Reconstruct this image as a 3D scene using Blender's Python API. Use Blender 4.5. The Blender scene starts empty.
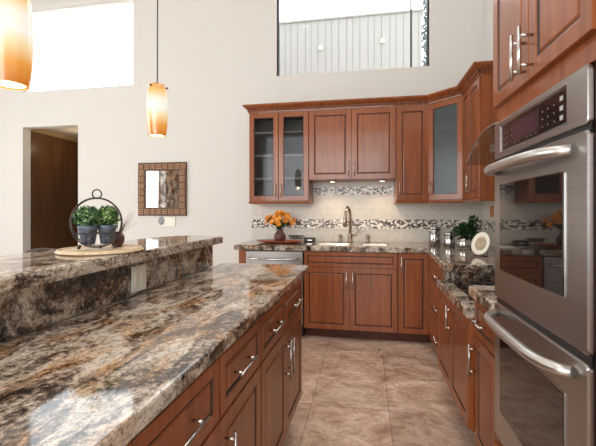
import bpy, bmesh, math, random
from mathutils import Vector, Matrix
random.seed(7)
PI = math.pi
S = bpy.context.scene
COL = S.collection

# ------------------------------------------------------------------ camera
cam_d = bpy.data.cameras.new('camera'); cam = bpy.data.objects.new('camera', cam_d); COL.objects.link(cam)
cam_d.sensor_width = 36.0
cam_d.lens = 36.0 * 370.0 / 596.0
cam_d.shift_y = -12.0 / 596.0
cam_d.clip_start = 0.02
cam.location = (0, 0, 1.24)
cam.rotation_euler = (PI / 2, 0, math.atan(68 / 370))
S.camera = cam

# ------------------------------------------------------------------ world, exposure, lights
S.view_settings.view_transform = 'Standard'
S.view_settings.look = 'None'
S.view_settings.gamma = 1.0
S.view_settings.use_curve_mapping = False
S.view_settings.exposure = 0.0
W = bpy.data.worlds.new('sky'); S.world = W; W.use_nodes = True
W.node_tree.nodes['Background'].inputs[0].default_value = (0.93, 0.97, 1.0, 1)
W.node_tree.nodes['Background'].inputs[1].default_value = 4.0

def area(name, loc, aim, sx, sy, power, col=(1, 1, 1)):
    l = bpy.data.lights.new(name, 'AREA'); l.shape = 'RECTANGLE'; l.size = sx; l.size_y = sy
    l.energy = power; l.color = col
    o = bpy.data.objects.new(name, l); COL.objects.link(o); o.location = loc
    o.rotation_euler = (Vector(aim) - Vector(loc)).to_track_quat('-Z', 'Y').to_euler()
    return o
area('daylight_left_doors', (-6.35, 0.36, 1.5), (0, 0.36, 1.4), 4.7, 2.7, 66, (0.98, 0.99, 1.0))
area('daylight_front_windows', (-1.35, -3.35, 1.85), (-1.0, 3, 1.8), 3.6, 2.3, 84, (0.98, 0.99, 1.0))
ceil = area('ceiling_fill', (-0.1, 1.4, 4.6), (-0.1, 1.401, 0), 1.6, 3.6, 13, (1, 0.96, 0.90)); ceil.data.spread = 1.5  # overhead fill without fittings, added to brighten floor and worktops

# ------------------------------------------------------------------ materials
def mat(name):
    m = bpy.data.materials.new(name); m.use_nodes = True
    return m, m.node_tree.nodes, m.node_tree.links, m.node_tree.nodes['Principled BSDF']
def simple(name, col, rough=0.5, metal=0.0, **kw):
    m, n, l, b = mat(name)
    b.inputs['Base Color'].default_value = (*col, 1); b.inputs['Roughness'].default_value = rough
    b.inputs['Metallic'].default_value = metal
    for k, v in kw.items(): b.inputs[k].default_value = v
    return m
def ramp(n, stops):
    r = n.new('ShaderNodeValToRGB'); e = r.color_ramp.elements
    while len(e) < len(stops): e.new(0.5)
    for i, (p, c) in enumerate(stops):
        e[i].position = p; e[i].color = (*c, 1)
    return r
def coords(n, l, scale=(1, 1, 1), rot=(0, 0, 0)):
    t = n.new('ShaderNodeTexCoord'); mp = n.new('ShaderNodeMapping')
    mp.inputs['Scale'].default_value = scale; mp.inputs['Rotation'].default_value = rot
    l.new(t.outputs['Object'], mp.inputs['Vector']); return mp.outputs['Vector']
def noise(n, l, vec, scale, detail=6, rough=0.6, dist=0.0):
    t = n.new('ShaderNodeTexNoise'); t.inputs['Scale'].default_value = scale; t.inputs['Detail'].default_value = detail
    t.inputs['Roughness'].default_value = rough; t.inputs['Distortion'].default_value = dist
    l.new(vec, t.inputs['Vector']); return t
def mixc(n, l, fac, a, b, mode='MIX'):
    m = n.new('ShaderNodeMix'); m.data_type = 'RGBA'; m.blend_type = mode
    for sock, v in ((m.inputs[0], fac), (m.inputs[6], a), (m.inputs[7], b)):
        if isinstance(v, (int, float)): sock.default_value = v
        elif isinstance(v, tuple): sock.default_value = (*v, 1)
        else: l.new(v, sock)
    return m.outputs[2]
def bump(n, l, b, h, strength, dist=0.002):
    bp = n.new('ShaderNodeBump'); bp.inputs['Strength'].default_value = strength; bp.inputs['Distance'].default_value = dist
    l.new(h, bp.inputs['Height']); l.new(bp.outputs['Normal'], b.inputs['Normal'])

def wood(name, dark, mid, light, rough=0.34, scale=(26, 26, 1.6), coat=0.42):
    m, n, l, b = mat(name)
    v = coords(n, l, scale)
    a = noise(n, l, v, 1.0, 5, 0.6, 0.8)
    r = ramp(n, [(0.28, dark), (0.5, mid), (0.72, light)]); l.new(a.outputs['Fac'], r.inputs['Fac'])
    v2 = coords(n, l, (2.2, 2.2, 1.2)); c = noise(n, l, v2, 1.0, 3, 0.5)
    r2 = ramp(n, [(0.3, (0.86, 0.84, 0.82)), (0.7, (1.08, 1.06, 1.05))]); l.new(c.outputs['Fac'], r2.inputs['Fac'])
    l.new(mixc(n, l, 1.0, r.outputs['Color'], r2.outputs['Color'], 'MULTIPLY'), b.inputs['Base Color'])
    b.inputs['Roughness'].default_value = rough; b.inputs['Coat Weight'].default_value = coat; b.inputs['Specular IOR Level'].default_value = 0.3
    b.inputs['Coat Roughness'].default_value = 0.10; b.inputs['Coat IOR'].default_value = 1.6
    return m

CHERRY = wood('cherry_wood', (0.175, 0.044, 0.010), (0.240, 0.066, 0.016), (0.31, 0.094, 0.026), 0.42)
GLAZE_SHADE = simple('dark_glaze_shade', (0.035, 0.010, 0.006), 0.5)  # glaze lines of the fronts; also paints the shade behind the dentils
WALNUT = wood('hall_panel_wood', (0.075, 0.030, 0.010), (0.11, 0.046, 0.016), (0.15, 0.066, 0.024), 0.35, (9, 9, 1.0))
MAPLE = simple('cabinet_interior', (0.50, 0.46, 0.43), 0.5)
PAINT = simple('wall_paint', (0.655, 0.632, 0.59), 0.75)
WHITE = simple('white_paint', (0.82, 0.80, 0.77), 0.6)
SATIN = simple('satin_nickel', (0.56, 0.54, 0.51), 0.24, 1.0)
CHROME = simple('polished_steel', (0.50, 0.49, 0.475), 0.12, 1.0)
BRONZE = simple('brushed_bronze', (0.40, 0.33, 0.27), 0.28, 1.0)
BLACK = simple('black_plastic', (0.012, 0.012, 0.013), 0.35)
BLACKGLASS = simple('black_glass', (0.010, 0.008, 0.008), 0.04)
OVENGLASS = simple('oven_glass', (0.012, 0.009, 0.008), 0.03, 0.0, **{'Specular IOR Level': 0.5, 'Coat Weight': 0.15, 'Coat Roughness': 0.02, 'Coat IOR': 1.5})
IRON = simple('wrought_iron', (0.055, 0.042, 0.035), 0.5, 0.7)
PORCELAIN = simple('white_porcelain', (0.85, 0.83, 0.80), 0.12)
PLASTIC = simple('ivory_plastic', (0.80, 0.76, 0.67), 0.35)
RUBBER = simple('dark_toe', (0.03, 0.02, 0.016), 0.6)

def steel():
    m, n, l, b = mat('brushed_stainless')
    v = coords(n, l, (3, 3, 260)); t = noise(n, l, v, 1.0, 3, 0.6)
    r = ramp(n, [(0.3, (0.37, 0.355, 0.34)), (0.7, (0.45, 0.43, 0.415))]); l.new(t.outputs['Fac'], r.inputs['Fac'])
    l.new(r.outputs['Color'], b.inputs['Base Color'])
    b.inputs['Metallic'].default_value = 1.0; b.inputs['Roughness'].default_value = 0.30
    bump(n, l, b, t.outputs['Fac'], 0.05, 0.001)
    return m
STEEL = steel()

def granite(name, scale=(1, 1, 1), rot=(0, 0, 0), size=1.0, seed=0.0, dark=0.0, rust=0.0):
    m, n, l, b = mat(name)
    t = n.new('ShaderNodeTexCoord'); mp = n.new('ShaderNodeMapping')
    mp.inputs['Scale'].default_value = scale; mp.inputs['Rotation'].default_value = rot
    mp.inputs['Location'].default_value = (seed, seed * 1.7, seed * 0.3)
    l.new(t.outputs['Object'], mp.inputs['Vector']); v = mp.outputs['Vector']
    def rng(sock, a, c, lo, hi):
        r = n.new('ShaderNodeMapRange'); r.inputs[1].default_value = a; r.inputs[2].default_value = c
        r.inputs[3].default_value = lo; r.inputs[4].default_value = hi; l.new(sock, r.inputs[0]); return r.outputs[0]
    # cream, taupe and charcoal sheets, broken up by a finer crystalline grain
    a = noise(n, l, v, 4.6 * size, 14, 0.74, 0.9)
    g = noise(n, l, coords(n, l), 48 * size, 8, 0.75, 0.4)
    sm = n.new('ShaderNodeMath'); sm.operation = 'MULTIPLY_ADD'; sm.inputs[1].default_value = 0.60; l.new(g.outputs['Fac'], sm.inputs[0]); l.new(a.outputs['Fac'], sm.inputs[2])
    s2 = n.new('ShaderNodeMath'); s2.operation = 'SUBTRACT'; s2.inputs[1].default_value = 0.30; l.new(sm.outputs[0], s2.inputs[0])
    ra = ramp(n, [(0.33 + dark, (0.015, 0.012, 0.012)), (0.40 + dark, (0.075, 0.055, 0.045)), (0.45 + dark, (0.27, 0.205, 0.155)),
                  (0.50 + dark, (0.44, 0.375, 0.305)), (0.57 + dark, (0.66, 0.59, 0.50)), (0.64 + dark, (0.50, 0.43, 0.37)), (0.72 + dark, (0.20, 0.185, 0.18))])
    l.new(s2.outputs[0], ra.inputs['Fac'])
    o = noise(n, l, v, 3.1 * size, 9, 0.68, 1.2)
    c1 = mixc(n, l, rng(o.outputs['Fac'], 0.50 - rust, 0.62 - rust, 0.0, 0.85), ra.outputs['Color'], mixc(n, l, 1.0, ra.outputs['Color'], (0.86, 0.55, 0.29), 'MULTIPLY'))
    # crack-like dark veins
    w = noise(n, l, v, 5.5 * size, 12, 0.72, 1.6)
    ab = n.new('ShaderNodeMath'); ab.operation = 'SUBTRACT'; ab.inputs[1].default_value = 0.5; l.new(w.outputs['Fac'], ab.inputs[0])
    ab2 = n.new('ShaderNodeMath'); ab2.operation = 'ABSOLUTE'; l.new(ab.outputs[0], ab2.inputs[0])
    c2 = mixc(n, l, rng(ab2.outputs[0], 0.0, 0.020, 0.85, 0.0), c1, (0.03, 0.022, 0.02))
    sv = coords(n, l, (1, 1, 1)); sp = noise(n, l, sv, 120, 3, 0.7)
    c3 = mixc(n, l, rng(sp.outputs['Fac'], 0.60, 0.68, 0.0, 0.75), c2, (0.035, 0.028, 0.025))
    l.new(c3, b.inputs['Base Color'])
    b.inputs['Roughness'].default_value = 0.06; b.inputs['Specular IOR Level'].default_value = 0.6
    return m
GRAN_ISLAND = granite('island_granite', (1.5, 0.75, 1.3), (0, 0, -0.5), 1.35, 1.3, 0.022, 0.025)
GRAN_BAR = granite('bar_face_granite', (1.0, 1.0, 1.0), (0, 0, 0), 1.15, 4.1, 0.05, 0.0)
GRAN_TOP = granite('bar_top_granite', (1.3, 0.9, 1.5), (0, 0, 0.5), 1.7, 2.2, 0.02, -0.05)
GRAN_RUN = granite('perimeter_granite', (1, 1, 1), (0, 0, 0.4), 2.2, 6.6, 0.03)

def floor_tile():
    m, n, l, b = mat('travertine_tile')
    t = n.new('ShaderNodeTexCoord'); mp = n.new('ShaderNodeMapping'); l.new(t.outputs['Object'], mp.inputs['Vector'])
    mp.inputs['Location'].default_value = (0.355, 0.08, 0)
    br = n.new('ShaderNodeTexBrick'); br.offset = 0.0; br.inputs['Scale'].default_value = 1.0
    br.inputs['Brick Width'].default_value = 0.5; br.inputs['Row Height'].default_value = 0.5
    br.inputs['Mortar Size'].default_value = 0.0035; br.inputs['Mortar Smooth'].default_value = 0.3
    br.inputs['Color1'].default_value = (0.90, 0.90, 0.90, 1); br.inputs['Color2'].default_value = (1.08, 1.04, 1.0, 1)
    br.inputs['Mortar'].default_value = (0.62, 0.62, 0.62, 1)
    l.new(mp.outputs['Vector'], br.inputs['Vector'])
    v = coords(n, l, (0.9, 1.25, 1), (0, 0, 0.5))
    a = noise(n, l, v, 4.0, 12, 0.70, 1.0)
    r = ramp(n, [(0.32, (0.33, 0.20, 0.145)), (0.44, (0.52, 0.355, 0.27)), (0.54, (0.64, 0.475, 0.375)), (0.66, (0.76, 0.62, 0.52))])
    l.new(a.outputs['Fac'], r.inputs['Fac'])
    w = noise(n, l, v, 9, 8, 0.7, 2.5)
    rw = ramp(n, [(0.40, (0.80, 0.75, 0.71)), (0.52, (1, 1, 1)), (0.70, (1.08, 1.07, 1.05))]); l.new(w.outputs['Fac'], rw.inputs['Fac'])
    c = mixc(n, l, 1.0, r.outputs['Color'], rw.outputs['Color'], 'MULTIPLY')
    l.new(mixc(n, l, 1.0, c, br.outputs['Color'], 'MULTIPLY'), b.inputs['Base Color'])
    b.inputs['Roughness'].default_value = 0.33
    bump(n, l, b, br.outputs['Fac'], -0.3, 0.002)
    return m
FLOOR = floor_tile()

def wall_tile():
    m, n, l, b = mat('cream_stone_tile')
    t = n.new('ShaderNodeTexCoord'); sx = n.new('ShaderNodeSeparateXYZ'); l.new(t.outputs['Object'], sx.inputs[0])
    ad = n.new('ShaderNodeMath'); ad.operation = 'SUBTRACT'; l.new(sx.outputs[0], ad.inputs[0]); l.new(sx.outputs[1], ad.inputs[1])
    cb = n.new('ShaderNodeCombineXYZ'); l.new(ad.outputs[0], cb.inputs[0]); l.new(sx.outputs[2], cb.inputs[1])
    br = n.new('ShaderNodeTexBrick'); br.inputs['Scale'].default_value = 1.0
    br.inputs['Brick Width'].default_value = 0.15; br.inputs['Row Height'].default_value = 0.075; br.inputs['Mortar Size'].default_value = 0.0018
    br.inputs['Color1'].default_value = (0.62, 0.57, 0.50, 1); br.inputs['Color2'].default_value = (0.655, 0.605, 0.535, 1)
    br.inputs['Mortar'].default_value = (0.57, 0.52, 0.455, 1)
    l.new(cb.outputs[0], br.inputs['Vector'])
    v = coords(n, l); a = noise(n, l, v, 22, 6, 0.7)
    r = ramp(n, [(0.3, (0.88, 0.87, 0.86)), (0.7, (1.06, 1.06, 1.05))]); l.new(a.outputs['Fac'], r.inputs['Fac'])
    l.new(mixc(n, l, 1.0, br.outputs['Color'], r.outputs['Color'], 'MULTIPLY'), b.inputs['Base Color'])
    b.inputs['Roughness'].default_value = 0.35; return m
TILE = wall_tile()
def mosaic():
    m, n, l, b = mat('glass_stone_mosaic')
    t = n.new('ShaderNodeTexCoord'); sx = n.new('ShaderNodeSeparateXYZ'); l.new(t.outputs['Object'], sx.inputs[0])
    ad = n.new('ShaderNodeMath'); ad.operation = 'SUBTRACT'; l.new(sx.outputs[0], ad.inputs[0]); l.new(sx.outputs[1], ad.inputs[1])
    cb = n.new('ShaderNodeCombineXYZ'); l.new(ad.outputs[0], cb.inputs[0]); l.new(sx.outputs[2], cb.inputs[1])
    mp = n.new('ShaderNodeMapping'); mp.inputs['Rotation'].default_value = (0, 0, 0.6); mp.inputs['Scale'].default_value = (1, 1.7, 1)
    l.new(cb.outputs[0], mp.inputs['Vector'])
    vo = n.new('ShaderNodeTexVoronoi'); vo.inputs['Scale'].default_value = 46; l.new(mp.outputs[0], vo.inputs['Vector'])
    s = n.new('ShaderNodeSeparateColor'); l.new(vo.outputs['Color'], s.inputs[0])
    r = ramp(n, [(0.0, (0.05, 0.035, 0.028)), (0.30, (0.16, 0.11, 0.08)), (0.44, (0.42, 0.35, 0.28)), (0.56, (0.80, 0.76, 0.68))])
    r.color_ramp.interpolation = 'CONSTANT'; l.new(s.outputs[0], r.inputs['Fac'])
    l.new(r.outputs['Color'], b.inputs['Base Color']); b.inputs['Roughness'].default_value = 0.3; return m
MOSAIC = mosaic()

def clear_glass(name, tint, refl=1.0, rough=0.02, alpha=0.9):
    m, n, l, b = mat(name)
    tr = n.new('ShaderNodeBsdfTransparent'); tr.inputs[0].default_value = (*tint, 1)
    gl = n.new('ShaderNodeBsdfGlossy'); gl.inputs['Roughness'].default_value = rough
    lw = n.new('ShaderNodeLayerWeight'); pw = n.new('ShaderNodeMath'); pw.operation = 'POWER'; pw.inputs[1].default_value = 5.0
    l.new(lw.outputs['Facing'], pw.inputs[0])
    fr = n.new('ShaderNodeMath'); fr.operation = 'MULTIPLY_ADD'; fr.inputs[1].default_value = 0.95; fr.inputs[2].default_value = 0.04 * refl
    l.new(pw.outputs[0], fr.inputs[0])
    mx = n.new('ShaderNodeMixShader'); l.new(fr.outputs[0], mx.inputs[0]); l.new(tr.outputs[0], mx.inputs[1]); l.new(gl.outputs[0], mx.inputs[2])
    l.new(mx.outputs[0], n['Material Output'].inputs['Surface']); return m
PANE = clear_glass('window_glass', (0.97, 0.98, 0.98))
HOODGLASS = clear_glass('hood_glass', (0.80, 0.83, 0.82))
def frosted(name, col, trans, rough=0.15):
    m, n, l, b = mat(name)
    b.inputs['Base Color'].default_value = (*col, 1); b.inputs['Roughness'].default_value = rough
    tr = n.new('ShaderNodeBsdfTransparent'); tr.inputs[0].default_value = (0.85, 0.87, 0.88, 1)
    mx = n.new('ShaderNodeMixShader'); mx.inputs[0].default_value = trans
    l.new(b.outputs[0], mx.inputs[1]); l.new(tr.outputs[0], mx.inputs[2]); l.new(mx.outputs[0], n['Material Output'].inputs['Surface'])
    return m
CABGLASS = clear_glass('smoky_cabinet_glass', (0.70, 0.71, 0.72), 0.55)
FROST = frosted('frosted_cabinet_glass', (0.085, 0.105, 0.105), 0.35, 0.22)
GREYBACK = simple('grey_cabinet_back', (0.20, 0.195, 0.19), 0.5)
MIRROR = simple('mirror_glass', (0.9, 0.9, 0.9), 0.01, 1.0)

def amber():
    m, n, l, b = mat('amber_pendant_glass')
    t = n.new('ShaderNodeTexCoord'); sx = n.new('ShaderNodeSeparateXYZ'); l.new(t.outputs['Generated'], sx.inputs[0])
    r = ramp(n, [(0.0, (0.66, 0.19, 0.015)), (0.20, (0.88, 0.38, 0.07)), (0.38, (1.0, 0.78, 0.44)), (0.52, (1.0, 0.98, 0.88)), (0.68, (1.0, 0.95, 0.80)), (0.86, (0.95, 0.56, 0.16)), (1.0, (0.72, 0.25, 0.03))])
    l.new(sx.outputs[2], r.inputs['Fac'])
    l.new(mixc(n, l, 1.0, r.outputs['Color'], (0.24, 0.23, 0.22), 'MULTIPLY'), b.inputs['Base Color']); l.new(r.outputs['Color'], b.inputs['Emission Color'])
    b.inputs['Emission Strength'].default_value = 0.78; b.inputs['Roughness'].default_value = 0.12; b.inputs['Coat Weight'].default_value = 0.5
    return m
AMBER = amber()
def emit(name, col, s):
    m, n, l, b = mat(name); b.inputs['Base Color'].default_value = (*col, 1)
    b.inputs['Emission Color'].default_value = (*col, 1); b.inputs['Emission Strength'].default_value = s; return m
BULB = emit('lit_bulb', (1, 0.78, 0.54), 0.6)
PUCK = emit('lit_puck', (1, 0.88, 0.70), 3.0)
def leafy(name, a, c, sc=60):
    m, n, l, b = mat(name); v = coords(n, l); t = noise(n, l, v, sc, 2, 0.5)
    r = ramp(n, [(0.35, a), (0.65, c)]); l.new(t.outputs['Fac'], r.inputs['Fac']); l.new(r.outputs['Color'], b.inputs['Base Color'])
    b.inputs['Roughness'].default_value = 0.45; return m
LEAF = leafy('boxwood_leaves', (0.015, 0.055, 0.010), (0.17, 0.32, 0.08), 150)
LEAFBLUE = leafy('blue_green_leaves', (0.010, 0.045, 0.022), (0.11, 0.24, 0.10), 150)
LEAFLIGHT = leafy('pale_leaf_tips', (0.16, 0.30, 0.09), (0.36, 0.50, 0.20), 150)
LEAFDARK = leafy('herb_leaves', (0.008, 0.035, 0.008), (0.03, 0.10, 0.022))
PETAL = leafy('orange_petals', (0.72, 0.20, 0.015), (0.90, 0.42, 0.05))
POTBLUE = leafy('slate_blue_pot', (0.045, 0.058, 0.085), (0.13, 0.155, 0.20), 70)
REDCLAY = simple('red_lacquer', (0.40, 0.085, 0.035), 0.25)
BROWNCLAY = leafy('brown_ceramic', (0.06, 0.022, 0.014), (0.13, 0.05, 0.03))
RATTAN = leafy('woven_rattan', (0.50, 0.36, 0.21), (0.66, 0.51, 0.33))
STONEWALL = granite('stone_wall', (1, 1, 1), (0, 0, 0), 0.5, 9.0, 0.02)
WEAVE = leafy('mirror_frame_wood', (0.24, 0.115, 0.045), (0.40, 0.22, 0.10))
SIDING = simple('grey_siding', (0.285, 0.268, 0.245), 0.7)
SEAM = simple('siding_seam', (0.14, 0.135, 0.13), 0.7)
BRONZEFRAME = simple('dark_window_frame', (0.045, 0.045, 0.05), 0.4, 0.4)
COPPER = simple('orange_plate', (0.45, 0.14, 0.04), 0.4)
SHADEFABRIC = simple('dark_upholstery', (0.045, 0.03, 0.024), 0.6)
CREAM = simple('cream_ceramic', (0.82, 0.77, 0.66), 0.2)
TAN = leafy('tan_relief', (0.36, 0.27, 0.17), (0.50, 0.40, 0.27))

# ------------------------------------------------------------------ geometry helpers
class MB:
    def __init__(s): s.bm = bmesh.new()
    def face(s, vs, m=0, smooth=False):
        try:
            f = s.bm.faces.new(vs); f.material_index = m; f.smooth = smooth; return f
        except ValueError: return None
    def box(s, x0, x1, y0, y1, z0, z1, m=0, bev=0.0):
        r = bmesh.ops.create_cube(s.bm, size=1.0)
        vs = r['verts']
        for v in vs:
            v.co = Vector(((x0 + x1) / 2 + v.co.x * abs(x1 - x0), (y0 + y1) / 2 + v.co.y * abs(y1 - y0), (z0 + z1) / 2 + v.co.z * abs(z1 - z0)))
        fs = set(f for v in vs for f in v.link_faces)
        for f in fs: f.material_index = m
        if bev > 0:
            es = set(e for v in vs for e in v.link_edges)
            rr = bmesh.ops.bevel(s.bm, geom=list(es), offset=bev, segments=2, affect='EDGES', profile=0.5)
            for f in rr['faces']: f.material_index = m
        return s
    def loops(s, rings, m=0, smooth=True, closed=True, cap0=True, cap1=True, mats=None):
        vr = [[s.bm.verts.new(p) for p in ring] for ring in rings]
        for i in range(len(vr) - 1):
            a, b = vr[i], vr[i + 1]; k = len(a)
            for j in range(k if closed else k - 1):
                s.face((a[j], a[(j + 1) % k], b[(j + 1) % k], b[j]), mats[i] if mats else m, smooth)
        if cap0: s.face(list(reversed(vr[0])), mats[0] if mats else m)
        if cap1: s.face(vr[-1], mats[-1] if mats else m)
        return s
    def lathe(s, cx, cy, prof, seg=28, m=0, cap0=True, cap1=True, smooth=True):
        rings = [[(cx + r * math.cos(2 * PI * k / seg), cy + r * math.sin(2 * PI * k / seg), z) for k in range(seg)] for r, z in prof]
        return s.loops(rings, m, smooth, True, cap0, cap1)
    def tube(s, pts, r, seg=10, m=0, closed=False):
        pts = [Vector(p) for p in pts]; N = len(pts); rings = []
        rr = r if isinstance(r, (list, tuple)) else [r] * N
        prev = None
        for i, p in enumerate(pts):
            if closed: d = (pts[(i + 1) % N] - pts[i - 1]).normalized()
            else: d = (pts[min(i + 1, N - 1)] - pts[max(i - 1, 0)]).normalized()
            if prev is None:
                up = Vector((0, 0, 1)) if abs(d.z) < 0.9 else Vector((1, 0, 0))
                a = d.cross(up).normalized()
            else:
                a = (prev - d * prev.dot(d)).normalized()
            prev = a; b = d.cross(a).normalized()
            rings.append([p + (a * math.cos(2 * PI * k / seg) + b * math.sin(2 * PI * k / seg)) * rr[i] for k in range(seg)])
        if closed: rings.append(rings[0]); return s.loops(rings, m, True, True, False, False)
        return s.loops(rings, m)
    def prism(s, poly, z0, z1, m=0, bev=0.0):
        """vertical prism over a plan polygon (counter-clockwise), optional eased top and bottom edge"""
        def inset(p, d):
            out = []; N = len(p)
            for i in range(N):
                a, b, c = Vector(p[i - 1]), Vector(p[i]), Vector(p[(i + 1) % N])
                e1 = (b - a).normalized(); e2 = (c - b).normalized()
                n1 = Vector((-e1.y, e1.x)); n2 = Vector((-e2.y, e2.x)); nn = (n1 + n2)
                k = nn.dot(n1)
                out.append(b + nn * (d / max(k, 0.3)))
            return out
        rg = []
        if bev > 0:
            steps = [(bev, z0), (bev * 0.3, z0 + bev * 0.3), (0, z0 + bev), (0, z1 - bev), (bev * 0.3, z1 - bev * 0.3), (bev, z1)]
        else: steps = [(0, z0), (0, z1)]
        for d, z in steps:
            q = inset([Vector(p) for p in poly], d) if d > 0 else [Vector(p) for p in poly]
            rg.append([(v.x, v.y, z) for v in q])
        return s.loops(rg, m, False)
    def sphere(s, c, r, m=0, seg=12, sz=1.0):
        prof = [(max(r * math.sin(PI * k / seg), 1e-5), c[2] - r * sz * math.cos(PI * k / seg)) for k in range(seg + 1)]
        return s.lathe(c[0], c[1], prof, seg * 2, m)
    def quad(s, c, u, v, m=0):
        c, u, v = Vector(c), Vector(u), Vector(v)
        n = u.cross(v).normalized() * (u.length * 0.25)
        a = s.bm.verts.new(c - u); b = s.bm.verts.new(c - v * 0.9 + n); d = s.bm.verts.new(c + u); e = s.bm.verts.new(c + v * 0.9 + n)
        s.face((a, b, d, e), m, True)
    def build(s, name, mats, parent=None, loc=None):
        bmesh.ops.recalc_face_normals(s.bm, faces=s.bm.faces)
        me = bpy.data.meshes.new(name); s.bm.to_mesh(me); s.bm.free()
        for mm in (mats if isinstance(mats, (list, tuple)) else [mats]): me.materials.append(mm)
        o = bpy.data.objects.new(name, me); COL.objects.link(o)
        if parent is not None: o.parent = parent
        if loc is not None: o.location = loc
        return o
def thing(name, label, cat, loc=(0, 0, 0), rz=0.0, group=None):
    o = bpy.data.objects.new(name, None); COL.objects.link(o); o.empty_display_size = 0.05
    o.location = loc; o.rotation_euler = (0, 0, rz); return tag(o, label, cat, group)
def tag(o, label, cat, group=None):
    o['label'] = label; o['category'] = cat
    if group: o['group'] = group
    return o
def struct(o): o['kind'] = 'structure'; return o

def rect_loop(x0, x1, z0, z1, d, y): return [(x0 + d, y, z0 + d), (x1 - d, y, z0 + d), (x1 - d, y, z1 - d), (x0 + d, y, z1 - d)]
def bar_handle(parent, p0, p1, out=0.031, r=0.0048, over=0.022, mt=None):
    """bar pull: rod parallel to the face, two posts; p0 and p1 are the post feet on the face (local y = face)"""
    mb = MB(); p0, p1 = Vector(p0), Vector(p1); o = Vector((0, -out, 0)); d = (p1 - p0).normalized()
    mb.tube([p0 + o - d * over, p1 + o + d * over], r, 12)
    mb.tube([p0, p0 + o], r * 0.8, 10); mb.tube([p1, p1 + o], r * 0.8, 10)
    return mb.build('handle', mt or SATIN, parent)
def panel_front(parent, name, x0, x1, z0, z1, y=0.0, w=0.055, glass=None, th=0.02):
    """framed cabinet front lying on the plane local y, facing -y"""
    mb = MB()
    if glass is None:
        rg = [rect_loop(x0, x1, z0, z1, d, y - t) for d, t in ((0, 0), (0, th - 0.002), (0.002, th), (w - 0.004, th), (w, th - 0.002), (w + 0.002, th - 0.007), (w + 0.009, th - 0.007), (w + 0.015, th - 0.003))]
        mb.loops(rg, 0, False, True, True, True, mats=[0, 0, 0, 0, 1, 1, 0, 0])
        return mb.build(name, [CHERRY, GLAZE_SHADE], parent)
    rg = [rect_loop(x0, x1, z0, z1, d, y - t) for d, t in ((w, 0), (0, 0), (0, th - 0.002), (0.002, th), (w - 0.004, th), (w, th - 0.004), (w, 0))]
    mb.loops(rg, 0, False, True, False, False, mats=[0, 0, 0, 0, 1, 0])
    o = mb.build(name, [CHERRY, GLAZE_SHADE], parent)
    g = MB(); g.box(x0 + w - 0.004, x1 - w + 0.004, y - 0.011, y - 0.006, z0 + w - 0.004, z1 - w + 0.004)
    g.build('glass_pane', glass, o)
    return o
def carcass(parent, w, d, z0, z1, open_front=False, shelves=(), th=0.018):
    mb = MB()
    if not open_front:
        mb.box(0, w, 0, d, z0, z1, 0, 0.001)
        return mb.build('carcass', CHERRY, parent)
    mb.box(0, th, 0, d, z0, z1); mb.box(w - th, w, 0, d, z0, z1)
    mb.box(th, w - th, 0, d, z0, z0 + th); mb.box(th, w - th, 0, d, z1 - th, z1)
    o = mb.build('carcass', CHERRY, parent)
    b = MB(); b.box(th, w - th, d - 0.012, d - 0.002, z0 + th, z1 - th); b.build('back_panel', GREYBACK, parent)
    for z in shelves:
        q = MB(); q.box(th, w - th, 0.02, d - 0.015, z, z + 0.018); q.build('shelf', MAPLE, parent)
    return o
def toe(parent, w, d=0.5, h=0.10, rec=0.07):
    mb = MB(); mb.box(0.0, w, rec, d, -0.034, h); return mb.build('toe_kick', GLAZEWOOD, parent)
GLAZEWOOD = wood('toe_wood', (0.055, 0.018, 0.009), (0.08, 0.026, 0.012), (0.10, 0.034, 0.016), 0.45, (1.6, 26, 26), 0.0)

# ------------------------------------------------------------------ room
FZ = -0.035                              # finished floor
YB, XR, ZC = 4.28, 1.24, 4.75          # kitchen wall, right wall, ceiling
XL, YF, T = -6.5, -3.5, 0.12
DX0, DX1, DZ = -4.60, -3.74, 2.378     # doorway to the hall
W1 = (-4.62, -2.936, 2.858, 3.985)     # blown-out clerestory on the left
W2 = (-1.053, 0.695, 2.842, 4.25)      # clerestory above the cabinets
mb = MB(); mb.box(XL - T, XR + T, YF - T, 8.0, FZ - 0.1, FZ); struct(mb.build('floor', FLOOR))
mb = MB(); mb.box(XL - T, XR + T, YF - T, YB + T, ZC, ZC + 0.1); struct(mb.build('ceiling', WHITE))
mb = MB()
z = DZ
mb.box(XL - T, DX0, YB, YB + T, FZ, z); mb.box(DX1, XR + T, YB, YB + T, FZ, z)
mb.box(XL - T, XR + T, YB, YB + T, z, 2.842)
mb.box(XL - T, W1[0], YB, YB + T, 2.842, ZC); mb.box(W1[1], W2[0], YB, YB + T, 2.842, ZC); mb.box(W2[1], XR + T, YB, YB + T, 2.842, ZC)
mb.box(W1[0], W1[1], YB, YB + T, 2.842, W1[2]); mb.box(W1[0], W1[1], YB, YB + T, W1[3], ZC); mb.box(W2[0], W2[1], YB, YB + T, W2[3], ZC)
struct(mb.build('wall_back', PAINT))
mb = MB(); mb.box(XR, XR + T, YF, YB, FZ, ZC); struct(mb.build('wall_right', PAINT))
# left wall with wide glazed doors
mb = MB()
mb.box(XL - T, XL, YF, -2.1, FZ, ZC); mb.box(XL - T, XL, 2.8, YB, FZ, ZC); mb.box(XL - T, XL, -2.1, 2.8, 2.95, ZC)
struct(mb.build('wall_left', PAINT))
mb = MB()
for y in (-2.1, -0.9, 0.32, 1.52, 2.72): mb.box(XL - 0.10, XL - 0.04, y, y + 0.08, FZ, 2.95)
mb.box(XL - 0.10, XL - 0.04, -2.1, 2.8, FZ, 0.09); mb.box(XL - 0.10, XL - 0.04, -2.1, 2.8, 2.87, 2.95)
struct(mb.build('window_3', WHITE))
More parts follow.
